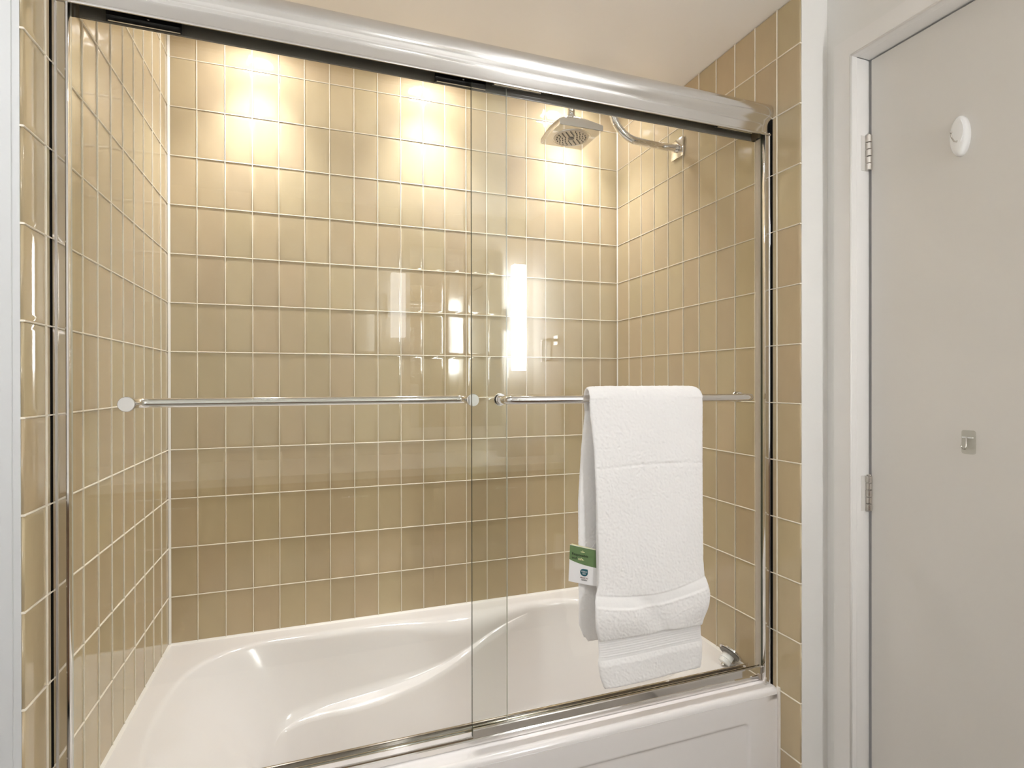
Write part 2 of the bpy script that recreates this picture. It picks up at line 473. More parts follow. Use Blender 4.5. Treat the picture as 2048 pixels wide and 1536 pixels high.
LW = [0, .002, .018, .044, .042, .032, .022, .015, .009, .005, 0, 0]
rings = None
cols = []
for i in range(NR):
    p = rim[i]
    sk = np.array([min(SK1, max(SK0, p[0])), SKY])
    dv = sk - p; dist = float(np.hypot(*dv)); dn = dv / dist
    back = p[1] > SKY
    ax = dn[0]                                 # >0 at the left end, <0 at the right end
    m = 0.13 + (0.80 * ax * ax if ax > 0 else 0.16 * ax * ax)
    bulge = math.exp(-((p[0] - 0.47) / 0.17) ** 2)
    r = 0.022 + 0.040 * bulge * (1 if back else 0.3)
    pr = []
    a1 = math.atan(1 / m)
    for k in range(9):
        a = a1 * k / 8
        pr.append((r * math.sin(a), ZD - r * (1 - math.cos(a))))
    q1, z1 = pr[-1]
    zl = float(np.interp(p[0], LX, LZ)); wl = float(np.interp(p[0], LX, LW)) * (abs(dn[1]) ** 2)
    zl = min(zl, z1 - 0.004)
    for k in range(1, 7):
        z = z1 + (zl - z1) * k / 6
        pr.append((q1 + (z1 - z) * m, z))
    q2, z2 = pr[-1]
    for k in range(1, 9):
        t = k / 8
        pr.append((q2 + wl * t, z2 - wl * (0.10 + 0.30 * t) * t - 0.001 * t))
    q3, z3 = pr[-1]
    zb = min(0.13, z3 - 0.01)
    for k in range(1, 11):
        z = z3 + (zb - z3) * k / 10
        pr.append((q3 + (z3 - z) * m, z))
    q4, z4 = pr[-1]
    for k in range(1, 9):
        b = math.pi / 2 * k / 8
        pr.append((q4 + 0.08 * (1 - math.cos(b)), z4 - (z4 - 0.055) * math.sin(b)))
    col = []
    for (q, z) in pr:
        qq = q if q < dist * 0.75 else dist * (1 - 0.25 * math.exp(-(q - dist * 0.75) / (dist * 0.25)))
        col.append((p[0] + dn[0] * qq, p[1] + dn[1] * qq, z))
    cols.append(col)
    lx, ly = col[-1][0], col[-1][1]
    for t in (0.5, 0.9995):
        col.append((lx + (sk[0] - lx) * t, ly + (sk[1] - ly) * t, 0.054))
    # deck: straight out from the skeleton to the rectangle
    o = -dn
    ts = []
    if o[0] > 1e-6: ts.append((XR - 0.0005 - p[0]) / o[0])
    if o[0] < -1e-6: ts.append((XL + 0.0005 - p[0]) / o[0])
    if o[1] > 1e-6: ts.append((YB - 0.0005 - p[1]) / o[1])
    if o[1] < -1e-6: ts.append((YA - p[1]) / o[1])
    t = min(ts)
    col.insert(0, (p[0] + o[0] * t, p[1] + o[1] * t, ZD))
    col.insert(1, (p[0] + o[0] * 0.006, p[1] + o[1] * 0.006, ZD))
for cx, cy in ((XL + 0.0005, YA), (XR - 0.0005, YA), (XL + 0.0005, YB - 0.0005), (XR - 0.0005, YB - 0.0005)):
    i = min(range(NR), key=lambda k: (cols[k][0][0] - cx) ** 2 + (cols[k][0][1] - cy) ** 2)
    cols[i][0] = (cx, cy, ZD)
# smooth the columns a little along the rim so nothing creases
A = np.array(cols)
for _ in range(3):
    B = A.copy()
    B[:, 2:] = 0.25 * np.roll(A[:, 2:], 1, 0) + 0.5 * A[:, 2:] + 0.25 * np.roll(A[:, 2:], -1, 0)
    A = B
K = A.shape[1]
mb = MB()
vs = [tuple(A[i, k]) for i in range(NR) for k in range(K)]
fs = [(i * K + k, ((i + 1) % NR) * K + k, ((i + 1) % NR) * K + k + 1, i * K + k + 1) for i in range(NR) for k in range(K - 1)]
mb.add(vs, fs, True)
mb.build('basin', M['acrylic'], tub, angle=75)
# apron: rolled front edge and a recessed panel with rounded corners
XA0, XA1 = XL + 0.0008, XR - 0.0012
YAP = 1.1185
mb = MB()
roll = [(YA, ZD)] + [(YA - 0.0 - (YA - YAP) * math.sin(math.radians(a)), ZD - 0.014 + 0.014 * math.cos(math.radians(a))) for a in range(10, 91, 10)]
mb.prism(roll, XA0, XA1, 'x', closed=False, smooth=True)
def recess(x, z):
    hx, hz, rc = (1.046 + 0.312) / 2, (0.381 - 0.06) / 2, 0.018
    cx, cz = (1.046 - 0.312) / 2, (0.381 + 0.06) / 2
    dx, dz = abs(x - cx) - hx + rc, abs(z - cz) - hz + rc
    d = math.hypot(max(dx, 0), max(dz, 0)) + min(max(dx, dz), 0) - rc
    return 0.005 * smooth01(-d / 0.009)
xs = [XA0 + (XA1 - XA0) * i / 40 for i in range(41)] + [-0.312 + 0.0025 * i for i in range(-2, 16)] + [1.046 + 0.0025 * i for i in range(-14, 3)]
xs = sorted(set(round(x, 5) for x in xs))
zs = [0.0, 0.03] + [0.06 + 0.0025 * i for i in range(-2, 14)] + [0.12, 0.18, 0.24, 0.30, 0.34] + [0.381 + 0.0025 * i for i in range(-14, 3)] + [0.40, 0.42, ZD - 0.014]
zs = sorted(set(round(z, 5) for z in zs))
vs = [(x, YAP + recess(x, z), z) for x in xs for z in zs]
n = len(zs)
fs = [(i * n + k, (i + 1) * n + k, (i + 1) * n + k + 1, i * n + k + 1) for i in range(len(xs) - 1) for k in range(n - 1)]
mb.add(vs, fs, True)
mb.build('apron', M['acrylic'], tub, angle=60)

# ------------------------------------------------------------------ shower door frame
frame = thing('shower_door_frame', 'polished metal frame around the sliding shower doors, with curved header', 'door frame', (0.358, 1.17, ZD))
# header: curved outer skin, open underneath
hp = [(1.1420, 1.9026), (1.1400, 1.9030), (1.1395, 1.9045), (1.1398, 1.9068), (1.1425, 1.9085), (1.1455, 1.9110), (1.1462, 1.9180), (1.1462, 1.9300)]
hp += [(1.1462, 1.9340), (1.1452, 1.9375), (1.1425, 1.9420), (1.1385, 1.9470), (1.1355, 1.9530), (1.1341, 1.9590), (1.1340, 1.9650), (1.1349, 1.9720), (1.1368, 1.9785), (1.1398, 1.9835), (1.1440, 1.9865), (1.1500, 1.9885)]
hp += [(1.1850, 1.9885), (1.1880, 1.9860), (1.1880, 1.9035), (1.1862, 1.9030), (1.1862, 1.9855), (1.1500, 1.9860), (1.1480, 1.9840), (1.1480, 1.9080)]
MB().prism(hp, XL + 0.0012, XR - 0.0012, 'x', smooth=True).build('header', M['bright'], frame, angle=35)
# running track and lip inside the header, recess shade put into their dark colour
MB().box(XL + 0.02, XR - 0.02, 1.1495, 1.1855, 1.945, 1.957).build('inner_track', M['black'], frame)
MB().box(XL + 0.027, XR - 0.027, 1.1845, 1.1861, 1.9045, 1.945).build('track_lip', mat('shaded_aluminium', (0.26, 0.24, 0.21), rough=0.35, metal=0.4), frame)
for sgn, x, wd in ((1, XL + 0.0012, 0.0243), (-1, XR - 0.0012, 0.0205)):
    pts = [(0, 1.1820), (0, 1.1420), (0.0012, 1.1408), (0.0045, 1.1405), (0.0055, 1.1420), (0.0068, 1.1430), (wd - 0.0060, 1.1430), (wd - 0.0047, 1.1415), (wd - 0.0032, 1.1402), (wd - 0.0007, 1.1406), (wd, 1.1420), (wd, 1.1500), (0.0108, 1.1500), (0.0108, 1.1820)]
    MB().prism([(x + sgn * a, b) for a, b in pts], ZD + 0.0005, 1.9100, 'z', smooth=True).build('side_jamb', M['chrome'], frame, angle=30)
    MB().prism([(x + sgn * a, b) for a, b in ((0.0110, 1.1640), (0.0138, 1.1640), (0.0150, 1.1700), (0.0138, 1.1820), (0.0110, 1.1820))], ZD + 0.002, 1.9035, 'z').build('seal_strip', M['seal'], frame)
# bottom track: front lip, two channels, higher back wall
tp = [(1.1675, ZD + .0005), (1.2145, ZD + .0005), (1.2145, .4735), (1.2130, .4745), (1.2105, .4745), (1.2100, .4560), (1.1990, .4560), (1.1985, .4655), (1.1970, .4668), (1.1930, .4668), (1.1915, .4655), (1.1910, .4560), (1.1765, .4560), (1.1755, .4620), (1.1735, .4640), (1.1705, .4636), (1.1690, .4610)]
MB().prism(tp, XL + 0.0120, XR - 0.0120, 'x').build('bottom_track', M['chrome'], frame)

# ------------------------------------------------------------------ glass doors
def pane(root, x0, x1, y0, y1, z0, z1, em):
    p = MB().add([(x0, y0, z0), (x1, y0, z0), (x1, y0, z1), (x0, y0, z1)], [(0, 1, 2, 3)]).add([(x0, y1, z0), (x1, y1, z0), (x1, y1, z1), (x0, y1, z1)], [(1, 0, 3, 2)]).build('glass_pane', M['glass'], root, fix=False)
    for x in (x0, x1):
        MB().box(x - 0.0004, x + 0.0004, y0 + 0.0002, y1 - 0.0002, z0, z1).build('polished_edge', em, p)
    MB().box(x0, x1, y0 + 0.0002, y1 - 0.0002, z0 - 0.0004, z0 + 0.0004).build('polished_edge', M['glass_edge'], p)
    return p
def towel_bar(root, x0, x1, yb, yg, zb, side):
    """bar with returned ends; side=-1 on the room side of its glass, +1 on the tub side"""
    r = 0.0093; R = 0.024
    pts = [(x0, yg, zb)]
    pts += [(x0 + R - R * math.cos(math.radians(a)), yb - side * (R - R * math.sin(math.radians(a))), zb) for a in range(0, 91, 9)]
    pts += [(x1 - R + R * math.cos(math.radians(a)), yb - side * (R - R * math.sin(math.radians(a))), zb) for a in range(90, -1, -9)]
    pts += [(x1, yg, zb)]
    bar = MB().tube(pts, r, 24).build('towel_bar', M['chrome'], root)
    for x in (x0, x1):
        MB().lathe([(0, 0), (0.0125, 0), (0.0125, 0.002), (0.0115, 0.003), (0, 0.003)], (x, yg, zb), (0, side, 0), 24).build('bar_flange', M['chrome'], bar, angle=40)
        yo = yg - side * 0.0066
        MB().lathe([(0, 0), (0.0135, 0), (0.0140, 0.0008), (0.0140, 0.0050), (0.0130, 0.0060), (0, 0.0060)], (x, yo, zb), (0, -side, 0), 28).build('end_cap', M['bright'], bar, angle=40)
    return bar
inner = thing('sliding_shower_door', 'rear sliding glass panel on the left, its towel bar inside the tub', 'shower door', (0.0, 1.178, ZD + 0.02))
pane(inner, XL + 0.0165, 0.4080, 1.1750, 1.1810, 0.4700, 1.9300, M['glass_edge_pale'])
towel_bar(inner, -0.3225, 0.3270, 1.2290, 1.1812, 1.2123, 1)
outer = thing('sliding_shower_door', 'front sliding glass panel on the right, carrying the white towel', 'shower door', (0.7, 1.158, ZD + 0.02))
pane(outer, 0.3200, XR - 0.0165, 1.1550, 1.1610, 0.4800, 1.9300, M['glass_edge'])
towel_bar(outer, 0.3870, 1.0440, 1.1050, 1.1548, 1.2130, -1)
MB().prism([(1.1500, 0.4780), (1.1545, 0.4770), (1.1600, 0.4770), (1.1630, 0.4780), (1.1630, 0.4960), (1.1612, 0.4960), (1.1612, 0.4830), (1.1548, 0.4830), (1.1548, 0.4975), (1.1530, 0.4975), (1.1510, 0.4965), (1.1500, 0.4945)], 0.3204, XR - 0.0225, 'x').build('bottom_rail', M['chrome'], outer)
MB().prism([(1.1728, 0.4690), (1.1832, 0.4690), (1.1832, 0.4790), (1.1813, 0.4790), (1.1813, 0.4720), (1.1748, 0.4720), (1.1748, 0.4790), (1.1728, 0.4790)], XL + 0.0265, 0.4076, 'x').build('bottom_rail', M['chrome'], inner)
def hanger(root, x0, x1, y, z0):
    h = MB().cbox(x0, x1, y - 0.0035, y + 0.0002, z0, z0 + 0.034, 0.0008).build('hanger', M['black'], root)
    MB().box(x0 + 0.001, x1 - 0.004, y - 0.0070, y - 0.0036, z0 + 0.0105, z0 + 0.0114).build('metal_edge', M['bright'], h)
    MB().box(x0 + 0.004, x1 - 0.002, y - 0.0070, y - 0.0036, z0 + 0.0008, z0 + 0.0018).build('metal_edge', M['bright'], h)
    MB().lathe([(0, 0), (0.0026, 0), (0.0022, 0.0012), (0, 0.0014)], ((x0 * 0.45 + x1 * 0.55), y - 0.0036, z0 + 0.0165), (0, -1, 0), 14).build('screw', M['nickel'], h)
hanger(inner, -0.352, -0.233, 1.1746, 1.8985)
hanger(inner, 0.243, 0.358, 1.1746, 1.8985)
hanger(outer, 0.366, 0.483, 1.1546, 1.9035)
hanger(outer, 0.966, 1.083, 1.1546, 1.9035)

# ------------------------------------------------------------------ towel
towel = thing('bath_towel', 'folded white terry towel hanging over the front door bar', 'towel', (0.72, 1.105, 0.56))
BY, BZ = 1.105, 1.213
def cloth(name, material, cy, rad, thick, zback, zfront, xl_f, xr_f, xl_b, xr_b, fuzz, fn=None, step=0.0026, parent=None):
    path = []
    if zback is not None:
        n = int((BZ - zback) / step)
        path += [('b', BY + rad, zback + (BZ - zback) * k / n) for k in range(n)]
        na = max(10, int(math.pi * rad / step))
        path += [('o', BY + rad * math.cos(math.pi * k / na), BZ + rad * math.sin(math.pi * k / na)) for k in range(na)]
    n = int((BZ - zfront) / step)
    path += [('f', BY - rad, BZ + (zfront - BZ) * k / n) for k in range(n + 1)]
    L = len(path); nu = int(0.30 / step)
    Y = np.array([p[1] for p in path]); Z = np.array([p[2] for p in path])
    T = np.stack([np.gradient(Y), np.gradient(Z)], 1); T /= np.linalg.norm(T, axis=1, keepdims=True) + 1e-12
    N = np.stack([-T[:, 1], T[:, 0]], 1) * -1.0
    xl = np.empty(L); xr = np.empty(L)
    for i, p in enumerate(path):
        if p[0] == 'f': xl[i], xr[i] = xl_f(p[2]), xr_f(p[2])
        elif p[0] == 'b': xl[i], xr[i] = xl_b(p[2]), xr_b(p[2])
        else:
            t = (BY + rad - p[1]) / (2 * rad)
            xl[i] = xl_b(BZ) * (1 - t) + xl_f(BZ) * t; xr[i] = xr_b(BZ) * (1 - t) + xr_f(BZ) * t
    u = np.linspace(0, 1, nu); u = 0.5 - 0.5 * np.cos(np.pi * u) * (0.35 + 0.65 * 1) if False else u
    e = np.sqrt(np.clip(1 - np.abs(2 * u - 1) ** 14, 0, 1)) * 0.97 + 0.03
    # ends of the path close up as a round edge
    s = np.concatenate([[0], np.cumsum(np.hypot(np.diff(Y), np.diff(Z)))])
    ee = np.ones(L)
    tail = thick * 0.7
    ee = np.minimum(ee, np.sqrt(np.clip(1 - (1 - np.clip((s[-1] - s) / tail, 0, 1)) ** 2, 0.0009, 1)))
    if zback is not None:
        ee = np.minimum(ee, np.sqrt(np.clip(1 - (1 - np.clip(s / tail, 0, 1)) ** 2, 0.0009, 1)))
    sides = []
    for sg in (1, -1):
        X = xl[:, None] + (xr - xl)[:, None] * u[None, :]
        half = thick / 2 * ee[:, None] * e[None, :]
        off = sg * half
        if fn is not None and True:
            sh, ex = fn(path, X, Z[:, None] + 0 * X, u)
        else:
            sh = ex = np.zeros_like(X)
        nz = RNG.normal(0, 1, X.shape)
        nz = (nz + np.roll(nz, 1, 0) + np.roll(nz, 1, 1) + np.roll(nz, (1, 1), (0, 1))) / 2
        fz = fuzz(path, X, u) if callable(fuzz) else fuzz
        off = off + sg * (ex * ee[:, None] * e[None, :] + nz * fz * np.minimum(1, 0.25 + half / (thick / 2)))
        YY = Y[:, None] + N[:, 0][:, None] * off + sh
        ZZ = Z[:, None] + N[:, 1][:, None] * off
        X = X + RNG.normal(0, 1, X.shape) * fz * 0.7
        sides.append(np.stack([X, YY, ZZ], -1).reshape(-1, 3))
    V = np.concatenate(sides).tolist()
    o2 = L * nu
    idx = np.arange(L * nu).reshape(L, nu)
    a, b, c, d = idx[:-1, :-1].ravel(), idx[:-1, 1:].ravel(), idx[1:, 1:].ravel(), idx[1:, :-1].ravel()
    F = np.stack([a, b, c, d], 1).tolist() + (np.stack([d, c, b, a], 1) + o2).tolist()
    loop = np.concatenate([idx[0, :], idx[1:, -1], idx[-1, -2::-1], idx[-2:0:-1, 0]])
    nx = np.roll(loop, -1)
    F += np.stack([nx, loop, loop + o2, nx + o2], 1).tolist()
    me = bpy.data.meshes.new(name)
    me.from_pydata(V, [], F)
    me.materials.append(material)
    me.polygons.foreach_set('use_smooth', [True] * len(F))
    me.update()
    bm = bmesh.new(); bm.from_mesh(me); bmesh.ops.recalc_face_normals(bm, faces=bm.faces); bm.to_mesh(me); bm.free()
    ob = bpy.data.objects.new(name, me)
    C.objects.link(ob)
    ob.parent = parent; ob.matrix_parent_inverse = parent_inv(parent)
    return ob
def tab(zz, xx):
    zs_ = zz[::-1]; xs_ = xx[::-1]
    return lambda z: float(np.interp(z, zs_, xs_))
# long layer
zfA = 0.568
lA = tab([1.24, 0.75, 0.69, 0.645, 0.632, 0.60, 0.575, 0.568], [0.585, 0.590, 0.5905, 0.5912, 0.588, 0.592, 0.601, 0.606])
rA = tab([1.24, 0.75, 0.70, 0.645, 0.632, 0.60, 0.575, 0.560], [0.860, 0.866, 0.868, 0.869, 0.872, 0.871, 0.868, 0.864])
lB_ = tab([1.24, 1.18, 1.10, 0.98, 0.80, 0.70, 0.68, 0.66], [0.580, 0.577, 0.569, 0.5605, 0.560, 0.563, 0.570, 0.585])
rB_ = tab([1.24, 0.66], [0.850, 0.845])
def wavesA(path, X, Z, u):
    front = np.array([p[0] == 'f' for p in path])[:, None]
    low = np.clip((0.72 - Z) / 0.1, 0, 1)
    sh = np.where(front, -0.006 * low - 0.004 * low * np.sin((X - 0.56) * 17), 0.003 * np.sin((X - 0.5) * 22) * np.clip((1.1 - Z) / 0.3, 0, 1))
    ex = np.where(front, 0.0028 * np.clip((0.632 - Z) / 0.01, 0, 1), 0)
    rib = (Z < 0.71) & (Z > 0.634)
    ex = np.where(front & rib, ex + 0.0011 * np.sin(Z / 0.0052 * 2 * np.pi) - 0.001, ex)
    return sh, ex
def fuzzA(path, X, u):
    z = np.array([p[2] for p in path])[:, None]; f = np.array([p[0] == 'f' for p in path])[:, None]
    return np.where(f & (z < 0.715) & (z > 0.632), 0.00005, 0.00032) + 0 * X
cloth('long_layer', M['towel'], BY, 0.0145, 0.0095, 0.660, zfA, lA, rA, lB_, rB_, fuzzA, wavesA, parent=towel, step=0.0020)
# short front layer, folded over the long one
zfB = 0.676
lF = tab([1.24, 1.225, 1.18, 1.10, 0.857, 0.80, 0.77, 0.74, 0.71, 0.69, 0.676], [0.570, 0.566, 0.568, 0.578, 0.588, 0.587, 0.576, 0.574, 0.577, 0.584, 0.590])
rF = tab([1.24, 1.225, 1.20, 0.97, 0.83, 0.79, 0.753, 0.72, 0.69, 0.676], [0.860, 0.866, 0.868, 0.867, 0.867, 0.8705, 0.875, 0.874, 0.868, 0.862])
lK = tab([1.24, 1.18, 1.10, 0.98, 0.70, 0.66], [0.574, 0.579, 0.570, 0.562, 0.564, 0.58])
rK = tab([1.24, 0.66], [0.858, 0.850])
def wavesB(path, X, Z, u):
    front = np.array([p[0] == 'f' for p in path])[:, None]
    xn = (X - 0.58) / 0.29
    hem = 0.782 - 0.020 * np.sin(np.pi * np.clip(xn, 0, 1)) + 0.010 * xn         # upper line of the flat band
    t = np.clip((hem - Z) / 0.10, 0, 1)
    sh = -0.012 * np.sin(np.pi * np.clip(t, 0, 1) ** 0.8) * (0.75 + 0.5 * np.cos((xn - 0.2) * 7.0)) * (t > 0)
    sh = sh - 0.004 * np.clip((1.1 - Z) / 0.4, 0, 1)
    # a soft dent running down to the right
    dl = (xn - (0.36 + (0.775 - Z) * 2.6)); sh = sh + 0.0075 * np.exp(-(dl / 0.085) ** 2) * np.clip((0.775 - Z) / 0.02, 0, 1)
    sh = sh + 0.0030 * np.sin(xn * 5.5 + 0.6) * np.clip((1.0 - Z) / 0.3, 0, 1)
    band = np.clip(1 - np.abs(Z - (hem - 0.0115)) / 0.0125, 0, 1)
    ex = -0.0016 * np.minimum(1, band * 6)
    ex = ex + 0.0010 * np.exp(-((Z - (hem - 0.026)) / 0.0022) ** 2) + 0.0006 * np.exp(-((Z - (hem + 0.002)) / 0.002) ** 2)
    # a faint fold line higher up
    ex = ex - 0.0014 * np.exp(-((Z - (1.058 + 0.006 * np.sin(xn * 3.1))) / 0.0035) ** 2)
    # lower edge drops in the middle
    return np.where(front, sh, 0.002 * np.sin(X * 20)), np.where(front, ex, 0)
def fuzzB(path, X, u):
    z = np.array([p[2] for p in path])[:, None] + 0 * X
    xn = (X - 0.58) / 0.29
    hem = 0.782 - 0.020 * np.sin(np.pi * np.clip(xn, 0, 1)) + 0.010 * xn
    return np.where(np.abs(z - (hem - 0.0115)) < 0.0125, 0.00006, 0.00036)
cloth('front_layer', M['towel'], BY, 0.0245, 0.0100, 0.668, zfB, lF, rF, lK, rK, fuzzB, wavesB, parent=towel, step=0.0020)

# ------------------------------------------------------------------ paper tag on the towel
card = thing('paper_tag', 'small green and white paper tag hanging at the left edge of the towel', 'tag', (0.555, 1.112, 0.80))
TL, TR, BR, BL = (Vector(p) for p in ((0.5365, 1.1168, 0.8880), (0.5870, 1.0905, 0.8780), (0.5910, 1.0925, 0.7950), (0.5330, 1.1175, 0.8058)))
cn = ((TR - TL).cross(BL - TL)).normalized()
if cn.y > 0: cn = -cn
def cmap(u, v, d=0.0):
    """u 0..1 left to right, v 0..1 top to bottom"""
    p = TL * (1 - u) * (1 - v) + TR * u * (1 - v) + BR * u * v + BL * (1 - u) * v
    return p + cn * (d + 0.0012 * math.sin(math.pi * u))
def sheet(name, fn_uv, material, d, n=14, m=10, back=None):
    mb = MB()
    g = [[fn_uv(i / n, k / m) for k in range(m + 1)] for i in range(n + 1)]
    vs = [cmap(*g[i][k], d) for i in range(n + 1) for k in range(m + 1)]
    fs = [(i * (m + 1) + k, i * (m + 1) + k + 1, (i + 1) * (m + 1) + k + 1, (i + 1) * (m + 1) + k) for i in range(n) for k in range(m)]
    if back is not None:
        o = len(vs)
        vs += [cmap(*g[i][k], back) for i in range(n + 1) for k in range(m + 1)]
        fs += [tuple(x + o for x in f[::-1]) for f in fs]
        q = m + 1
        edge = [(0, k) for k in range(m)] + [(i, m) for i in range(n)] + [(n, k) for k in range(m, 0, -1)] + [(i, 0) for i in range(n, 0, -1)]
        for a, b in zip(edge, edge[1:] + edge[:1]):
            ia, ib = a[0] * q + a[1], b[0] * q + b[1]
            fs.append((ia, ib, ib + o, ia + o))
    mb.add(vs, fs)
    return mb.build(name, material, card, fix=False)
sheet('card', lambda u, v: (u, v), M['tag_white'], 0.0003, back=-0.0003)
def green(u, v):
    lo = 0.40 + 0.085 * math.sin(math.pi * 0.5 * (u ** 0.75)) + 0.01 * u
    return (u, 0.012 + (lo - 0.012) * v)
sheet('green_print', green, M['tag_green'], 0.0005)
sheet('stitched_fold', lambda u, v: (0.06 + 0.94 * u, -0.035 * (1 - v) * (1 - 0.7 * u)), M['tag_cream'], 0.0004)
def letters(text, u0, v0, size, material, name='lettering', bold=0.0):
    """flat printing on the card: (u0, v0) is the left end of the baseline"""
    cu = bpy.data.curves.new(name, 'FONT')
    cu.body = text; cu.size = 1.0; cu.resolution_u = 3; cu.offset = bold
    ob = bpy.data.objects.new(name, cu)
    C.objects.link(ob)
    dg = bpy.context.evaluated_depsgraph_get()
    me = bpy.data.meshes.new_from_object(ob.evaluated_get(dg))
    bpy.data.objects.remove(ob)
    for v in me.vertices:
        v.co = cmap(u0 + v.co.x * size, v0 - v.co.y * size * 0.75, 0.0008)
    me.materials.clear(); me.materials.append(material)
    me.update()
    o = bpy.data.objects.new(name, me)
    C.objects.link(o); o.parent = card; o.matrix_parent_inverse = parent_inv(card)
    return o
letters('Responsible', 0.085, 0.262, 0.128, M['tag_ink'], bold=0.012)
letters('and', 0.085, 0.365, 0.128, M['tag_ink'], bold=0.012)
letters('safe.', 0.325, 0.365, 0.128, M['tag_cream'], bold=0.012)
# small leaf crown over the words
mb = MB()
for (pts) in (((0.43, 0.145), (0.57, 0.145), (0.585, 0.118), (0.545, 0.133), (0.525, 0.112), (0.50, 0.130), (0.475, 0.112), (0.455, 0.133), (0.415, 0.118)), ((0.485, 0.105), (0.515, 0.105), (0.50, 0.083))):
    mb.add([cmap(u, v, 0.0008) for u, v in pts], [tuple(range(len(pts)))])
mb.build('crown_mark', M['tag_cream'], card, fix=False)
# teal drop with its point at the upper right
cxu, cxv, ru, rv = 0.545, 0.685, 0.140, 0.100
dp = [(cxu + ru, cxv - rv)] + [(cxu + ru * math.cos(a), cxv - rv * math.sin(a)) for a in [math.pi / 2 + k * (1.5 * math.pi) / 30 for k in range(31)]]
MB().add([cmap(u, v, 0.0006) for u, v in dp], [tuple(range(len(dp)))]).build('drop_mark', M['tag_teal'], card, fix=False)
letters('OEKO', 0.447, 0.678, 0.075, M['tag_white'], bold=0.012)
letters('TEX', 0.475, 0.738, 0.075, M['tag_white'], bold=0.012)
letters('MADE IN', 0.415, 0.848, 0.066, M['tag_red'], bold=0.012)
letters('GREEN', 0.450, 0.905, 0.066, M['tag_ink'], bold=0.012)
MB().tube([cmap(0.80, 0.02, 0.0), (0.590, 1.096, 0.893), (0.597, 1.098, 0.910)], 0.0006, 6).build('string', M['tag_white'], card)

# ------------------------------------------------------------------ shower
SY, SX = 1.535, 0.7430
arm = thing('shower_fixture', 'chrome gooseneck shower with a square rain head on the right tiled wall', 'shower', (XR, SY, 2.025))
MB().cbox(XR - 0.0085, XR, SY - 0.031, SY + 0.031, 1.994, 2.056, 0.0012).build('square_flange', M['chrome'], arm, angle=30)
pts = [(XR - 0.008, SY, 2.026), (1.02, SY, 2.026), (0.995, SY, 2.0275)]
pts += [(0.985 - 0.100 * math.sin(math.radians(a)), SY, 2.128 - 0.100 * math.cos(math.radians(a))) for a in range(10, 89, 8)]
ccx = (0.885 + SX) / 2; rr = (0.885 - SX) / 2
pts += [(ccx + rr * math.cos(math.radians(a)), SY, 2.128 + rr * 0.85 * math.sin(math.radians(a))) for a in range(0, 181, 12)]
pts += [(SX, SY, 2.10), (SX, SY, 2.066)]
MB().tube(pts, 0.0118, 24).build('tube', M['chrome'], arm)
MB().lathe([(0, 0), (0.0135, 0), (0.0135, 0.010), (0, 0.010)], (XR - 0.0195, SY, 2.026), (1, 0, 0), 24).build('collar', M['chrome'], arm, angle=40)
hb = 0.0715
mb = MB()
def sq(half, z, nseg=12, crown=0.0, rnd=0.004):
    out = []
    cs = [(-1, -1), (1, -1), (1, 1), (-1, 1)]
    for i in range(4):
        a, b = cs[i], cs[(i + 1) % 4]
        for k in range(nseg):
            t = k / nseg
            x, y = a[0] + (b[0] - a[0]) * t, a[1] + (b[1] - a[1]) * t
            out.append((SX + x * half, SY + y * half, z + crown * math.sin(math.pi * t) ** 1.0))
    return out
def ringp(rad, z, nseg=12):
    out = []
    cs = [(-1, -1), (1, -1), (1, 1), (-1, 1)]
    for i in range(4):
        a, b = cs[i], cs[(i + 1) % 4]
        for k in range(nseg):
            t = k / nseg
            x, y = a[0] + (b[0] - a[0]) * t, a[1] + (b[1] - a[1]) * t
            l = math.hypot(x, y)
            out.append((SX + x / l * rad, SY + y / l * rad, z))
    return out
def blend(A_, B_, t):
    return [tuple(p * (1 - t) + q * t for p, q in zip(a, b)) for a, b in zip(A_, B_)]
top = ringp(0.019, 2.058)
edge = sq(hb - 0.0008, 2.0225, crown=0.0075)
L_ = [sq(hb - 0.0012, 2.0050), sq(hb, 2.0062), sq(hb, 2.0210, crown=0.0075), edge]
for t in (0.15, 0.3, 0.45, 0.6, 0.75, 0.9, 1.0):
    r_ = blend(edge, top, t)
    dome = 0.010 * math.sin(math.pi * t) * 0.8
    L_.append([(x, y, z + dome * 0.6) for x, y, z in r_])
n = 48
vs = [p for r_ in L_ for p in r_]
fs = [(i * n + k, i * n + (k + 1) % n, (i + 1) * n + (k + 1) % n, (i + 1) * n + k) for i in range(len(L_) - 1) for k in range(n)]
fs += [tuple(range(n))[::-1], tuple(range((len(L_) - 1) * n, len(L_) * n))]
mb.add(vs, fs, True)
head = mb.build('spray_head', M['chrome'], arm, angle=35)
MB().lathe([(0, 0), (0.0160, 0), (0.0160, 0.005), (0.0145, 0.006), (0.0145, 0.014), (0, 0.014)], (SX, SY, 2.056), (0, 0, 1), 28).build('ball_joint', M['nickel'], head, angle=40)
MB().lathe([(0.0, -0.0016), (0.052, -0.0016), (0.0535, -0.0004), (0.0545, 0.0006)], (SX, SY, 2.0050), (0, 0, 1), 56).build('spray_face', M['head_face'], head, angle=30)
MB().lathe([(0.0565, 0.0004), (0.0575, -0.0014), (0.0590, -0.0014), (0.0600, 0.0004)], (SX, SY, 2.0050), (0, 0, 1), 56).build('face_ring', M['chrome'], head)
MB().lathe([(0.0, -0.0040), (0.0085, -0.0036), (0.0098, -0.0014), (0.0098, 0.0004)], (SX, SY, 2.0050), (0, 0, 1), 28).build('centre_jet', M['nozzle'], head)
